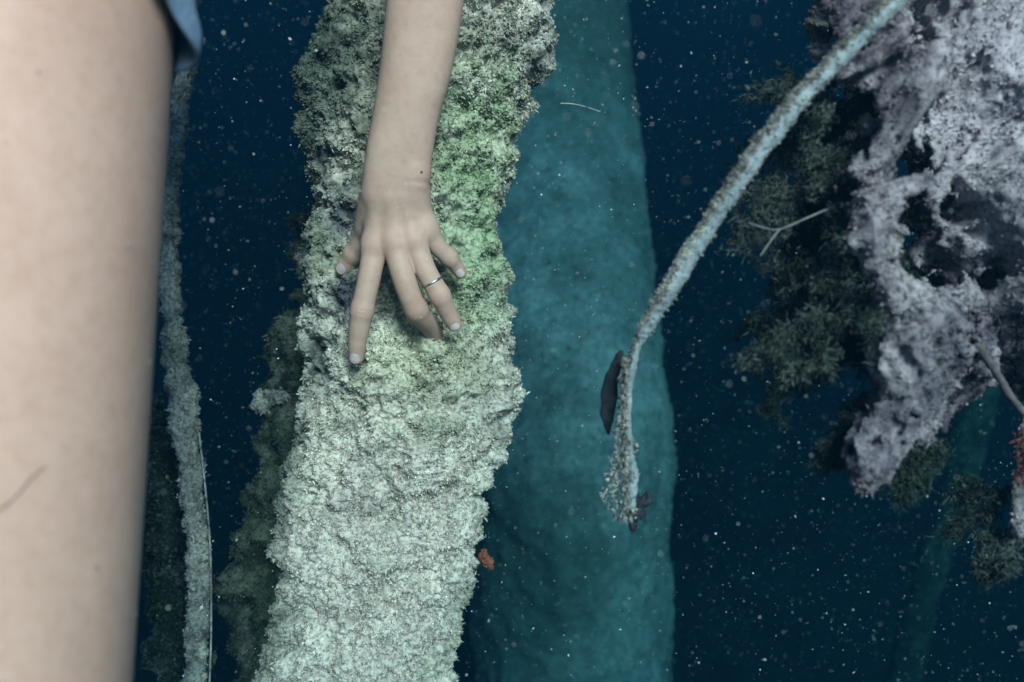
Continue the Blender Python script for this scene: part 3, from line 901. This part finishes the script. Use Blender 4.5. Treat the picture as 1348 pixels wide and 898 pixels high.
# open end inside the upper arm is simply buried in the body
hipz = W(-.272, .29, .47)
def body_fn(P):
    c = [cone(P, W(-.282, .27, .475), W(-.2755, -.26, .455), .1005, .0700),             # near (left) thigh
         cone(P, W(-.2755, -.26, .455), W(-.265, -.34, .45), .060, .058),
         cone(P, W(-.255, -.36, .455), W(-.25, -.55, .42), .056, .048), cone(P, W(-.25, -.55, .42), W(-.25, -.80, .36), .048, .034),
         cone(P, W(-.25, -.80, .36), W(-.33, -.90, .34), .034, .026),
         cone(P, W(-.40, .37, .66), W(-.44, -.14, .66), .098, .066), cone(P, W(-.44, -.14, .66), W(-.40, -.56, .62), .058, .034),
         cone(P, W(-.40, -.56, .62), W(-.48, -.64, .6), .034, .026),
         cone(P, W(-.37, .415, .53), W(-.37, .415, .62), .112, .112),                       # pelvis
         cone(P, W(-.29, .42, .58), W(-.22, .54, .62), .105, .105),
         cone(P, W(-.22, .54, .62), W(-.15, .72, .68), .11, .115),
         cone(P, W(-.15, .74, .60), W(-.15, .74, .80), .07, .07),                         # shoulders
         cone(P, W(-.15, .80, .70), W(-.17, .89, .71), .052, .050),                       # neck
         cone(P, W(-.15, .74, .60), W(-.085, .56, .70), .055, .045),
         cone(P, W(-.085, .56, .70), W(-.065, .40, .79), .045, .036),
         cone(P, W(-.15, .74, .82), W(-.26, .60, .94), .052, .042), cone(P, W(-.26, .60, .94), W(-.46, .55, .92), .040, .028)]
    d = c[0]
    for e in c[1:]:
        d = smin(d, e, .035)
    h = np.linalg.norm((P - W(-.19, .985, .72)) * [1 / .098, 1 / .078, 1 / .12], axis=1)
    d = smin(d, (h - 1) * .085, .03)
    d = smin(d, np.linalg.norm(P - W(-.285, .965, .72), axis=1) - .013, .022)             # nose
    d = smin(d, np.linalg.norm(P - W(-.262, .915, .72), axis=1) - .020, .03)              # chin
    return d
Vb, Qb = surface_nets(body_fn, W(-.62, 0, 0) * [1, 0, 0] + [0, .05, -1.15], [.12, 1.45, .72], 0.0085, 3)
Vp, Qp, _ = join([(Vb, Qb, None), (Vh, Qh, None)])
person = build('person', Vp, Qp, M_skin, origin=W(-.27, .32, .57))
tag(person, 'swimmer in blue denim shorts with one hand resting on the crusted trunk', 'person')

# marks on the skin
nt, b, c = skin_nodes
def on_surface(fn, px, py, d0, d1):
    ds = np.linspace(d0, d1, 1500)
    P = np.array([at(px, py, t) for t in ds])
    f = fn(P)
    k = np.argmax(f < 0)
    return P[k], ds[k]
for (fn, x, y, d0, r, col) in ((hand_fn, 555, 227, .75, .0013, (.05, .03, .025)), (body_fn, 127, 748, .30, .00085, (.10, .04, .03)), (body_fn, 51, 96, .30, .0008, (.22, .10, .08)),
                               (body_fn, 94, 152, .30, .0012, (.42, .30, .25)), (body_fn, 8, 190, .30, .0012, (.40, .30, .25))):
    p, _ = on_surface(fn, x, y, d0, .9)
    c = spot(c, p, r, col)
for f_, i_, r_ in (('index', 4, .010), ('index', 2, .009), ('middle', 2, .009), ('ring', 2, .008), ('ring', 4, .009), ('little', 4, .008), ('index', 0, .010), ('middle', 0, .010), ('ring', 0, .009)):
    c = mix(nt, math_(nt, 'MULTIPLY', near(nt, FINGERS[f_][i_][0] - FWD * .006, r_, 1.6), .20), c, (0.66, 0.30, 0.25))
nt.links.new(c, b.inputs['Base Color'])
bump(nt, b, noise(nt, 650, 3, 0.6), 0.10, 0.0008)
b.inputs['Subsurface Weight'].default_value = 0.15
b.inputs['Subsurface Radius'].default_value = (0.012, 0.005, 0.003)
b.inputs['Subsurface Scale'].default_value = 0.5

# fingernails laid on the finger surface
def project(P, fn, direction, it=14):
    P = P.copy()
    for _ in range(it):
        P = P + direction * np.clip(fn(P), -.004, .004)[:, None]
    return P
for f, (px, py, dep), hw_, hl_ in (('index', (469.5, 469.5, .855), .0047, .0056), ('ring', (598.5, 427, .857), .0045, .0052), ('little', (607, 357, .868), .0036, .0042), ('thumb', (449.5, 352, .889), .0050, .0052)):
    pts = FINGERS[f]
    ax = nrm(pts[4][0] - pts[3][0])
    nd = nrm(-FWD + 0.55 * ax * (1 if f == 'ring' else .35))
    axs = nrm(ax - (ax @ nd) * nd); sd_ = np.cross(axs, nd)
    c0 = pts[4][0] - ax * .0004
    u, v = np.meshgrid(np.linspace(-1, 1, 13), np.linspace(-1, 1, 13), indexing='ij')
    # squircle outline
    uu = u * np.sqrt(1 - v * v / 2.6); vv = v * np.sqrt(1 - u * u / 2.6)
    P = c0 + nd * .012 + (uu * hw_)[..., None] * sd_ + (vv * hl_)[..., None] * axs
    P = project(P.reshape(-1, 3), hand_fn, -nd)
    rimf = np.clip(1 - np.maximum(np.abs(u), np.abs(v)) ** 4, 0, 1).reshape(-1, 1)
    top = P + nd * (.00010 + .0004 * rimf)
    bot = P - nd * .0012
    k = 13
    i, j = np.meshgrid(np.arange(k - 1), np.arange(k - 1), indexing='ij')
    q = np.stack([i * k + j, (i + 1) * k + j, (i + 1) * k + j + 1, i * k + j + 1], -1).reshape(-1, 4)
    rim = [a for a in range(k)] + [a * k + k - 1 for a in range(1, k)] + [(k - 1) * k + a for a in range(k - 2, -1, -1)] + [a * k for a in range(k - 2, 0, -1)]
    rq = [[rim[a], rim[(a + 1) % len(rim)], rim[(a + 1) % len(rim)] + k * k, rim[a] + k * k] for a in range(len(rim))]
    V = np.vstack([top, bot]); Qn = np.vstack([q[:, ::-1], q + k * k, np.array(rq)])
    build('fingernail', V, Qn, M_nail, person)

# ring
pts = FINGERS['ring']
c0 = pts[1][0] * .52 + pts[2][0] * .48
c0 = at(568, 371, .8505)
ax = nrm(pts[2][0] - pts[1][0])
a1 = nrm(np.cross(ax, FWD)); a2 = np.cross(ax, a1)
th = np.linspace(0, 2 * np.pi, 72, endpoint=False)
loop_ = c0 + np.cos(th)[:, None] * a1 * .02 + np.sin(th)[:, None] * a2 * .02
rdir = nrm(c0 - loop_)
def ring_fn(P):
    return chain(P, pts, .0035)
for _ in range(20):
    loop_ = loop_ + rdir * np.clip(ring_fn(loop_), -.004, .004)[:, None]
loop_ = loop_ - rdir * .0004
prof = np.linspace(0, 2 * np.pi, 10, endpoint=False)
V = (loop_[:, None] + (-rdir)[:, None] * (np.cos(prof) * .0006)[None, :, None] + ax * (np.sin(prof) * .0010)[None, :, None]).reshape(-1, 3)
i, j = np.meshgrid(np.arange(72), np.arange(10), indexing='ij')
Qr = np.stack([i * 10 + j, ((i + 1) % 72) * 10 + j, ((i + 1) % 72) * 10 + (j + 1) % 10, i * 10 + (j + 1) % 10], -1).reshape(-1, 4)
ring = build('ring', V, Qr, M_silver, person)
st = loop_[np.argmax(loop_ @ nrm(RIGHT * .8 - FWD + UP * .2))]
Vg, Tg = clots(np.array([st - FWD * .0006]), .0016, 0.01)
build('stone', Vg, None, M_silver, ring, tris=Tg, smooth=False)

# denim shorts: a loose tube round the near thigh and hips with folds
def shorts_leg(a, b_, r0, r1, hem, seed):
    T = nrm(b_ - a)
    A = nrm(RIGHT - (RIGHT @ T) * T); B = np.cross(A, T)
    if B @ FWD < 0: B = -B
    nth, ns = 220, 60
    th = np.linspace(0, 2 * np.pi, nth, endpoint=False)      # 0 = right, pi/2 = away
    V = np.zeros((ns, nth, 3))
    L = np.linalg.norm(b_ - a)
    for k in range(ns):
        s = k / (ns - 1)
        l = hem(th) * s
        base = a + T * l[:, None]
        r = r0 + (r1 - r0) * np.clip(l / L, 0, 1)
        flare = (.003 + .0070 * s ** 2) * (0.55 + 0.45 * np.sin(5 * th + seed) + 0.35 * np.sin(11 * th + 2 * seed + 3 * s)) + .003
        r = r + np.maximum(flare, .0025) + .0015 * np.sin(9 * s * 3.1 + 3 * th)
        V[k] = base + r[:, None] * (np.cos(th)[:, None] * A + np.sin(th)[:, None] * B)
    i, j = np.meshgrid(np.arange(ns - 1), np.arange(nth), indexing='ij')
    j2 = (j + 1) % nth
    Q = np.stack([i * nth + j, (i + 1) * nth + j, (i + 1) * nth + j2, i * nth + j2], -1).reshape(-1, 4)
    return V.reshape(-1, 3), Q
a0, b0 = W(-.282, .34, .475), W(-.2755, -.26, .455)
def hem1(th):       # lowest at the back right, rising over the front of the thigh
    low_ = .5 + .5 * np.cos(th - R(38))
    return .090 + .098 * low_ ** 1.5 + .002 * np.sin(9 * th)
s1 = shorts_leg(a0, b0, .1035, .0700, hem1, 1.1)
s2 = shorts_leg(W(-.40, .40, .66), W(-.44, -.14, .66), .10, .066, lambda th: .16 + .01 * np.sin(3 * th), 2.0)
# seat of the shorts from the body shape itself, grown a little
def seat_fn(P):
    d = cone(P, W(-.37, .42, .50), W(-.37, .42, .62), .130, .128)
    d = smin(d, cone(P, W(-.36, .44, .56), W(-.33, .49, .58), .122, .114), .03)
    d = np.maximum(d, -(cone(P, W(-.37, .42, .50), W(-.37, .42, .62), .122, .120)))
    top = (P - W(-.25, .50, .58)) @ nrm(W(.3, 1, 0)); d = np.maximum(d, top)
    return d + .0025 * fbm(P, 14, 2, 4)
sv, sq = surface_nets(seat_fn, W(-.37, .43, .57) - .24, W(-.37, .43, .57) + .24, .0065, 1)
Vs, Qs, _ = join([(s1[0], s1[1], None), (s2[0], s2[1], None), (sv, sq, None)])
sh = build('shorts', Vs, Qs, M_denim, person)
so = sh.modifiers.new('thickness', 'SOLIDIFY'); so.thickness = .0018; so.offset = -0.5

# hair on the head (above the frame)
hc = W(-.175, .995, .72)
P = nrm(rng.normal(0, 1, (5000, 3))); P = P[(P @ W(-1, -.15, 0)) < .35]
N = P.copy(); P = hc + P * [.094, .083, .118]
V1, Q1, T1 = blades(P, nrm(N * .5 + W(.4, .6, .1)), .05, .003, per=2, spread=.35)
build('hair', V1, Q1, M_hair, person, tris=T1)

# one loose hair lying on the thigh
pp = []
for (x, y) in ((-30, 690), (0, 671), (18, 658), (32, 642), (45, 627), (61, 614)):
    p, d = on_surface(body_fn, max(x, -30), y, .25, .7)
    pp.append(p - FWD * .0004)
V, Q, T = tube(catmull(np.array(pp), 10), np.full(51, .00030), 6)
o = build('loose_hair', V, Q, M_hair, origin=pp[-1], tris=T)
tag(o, 'single dark hair lying across the bare thigh', 'hair')
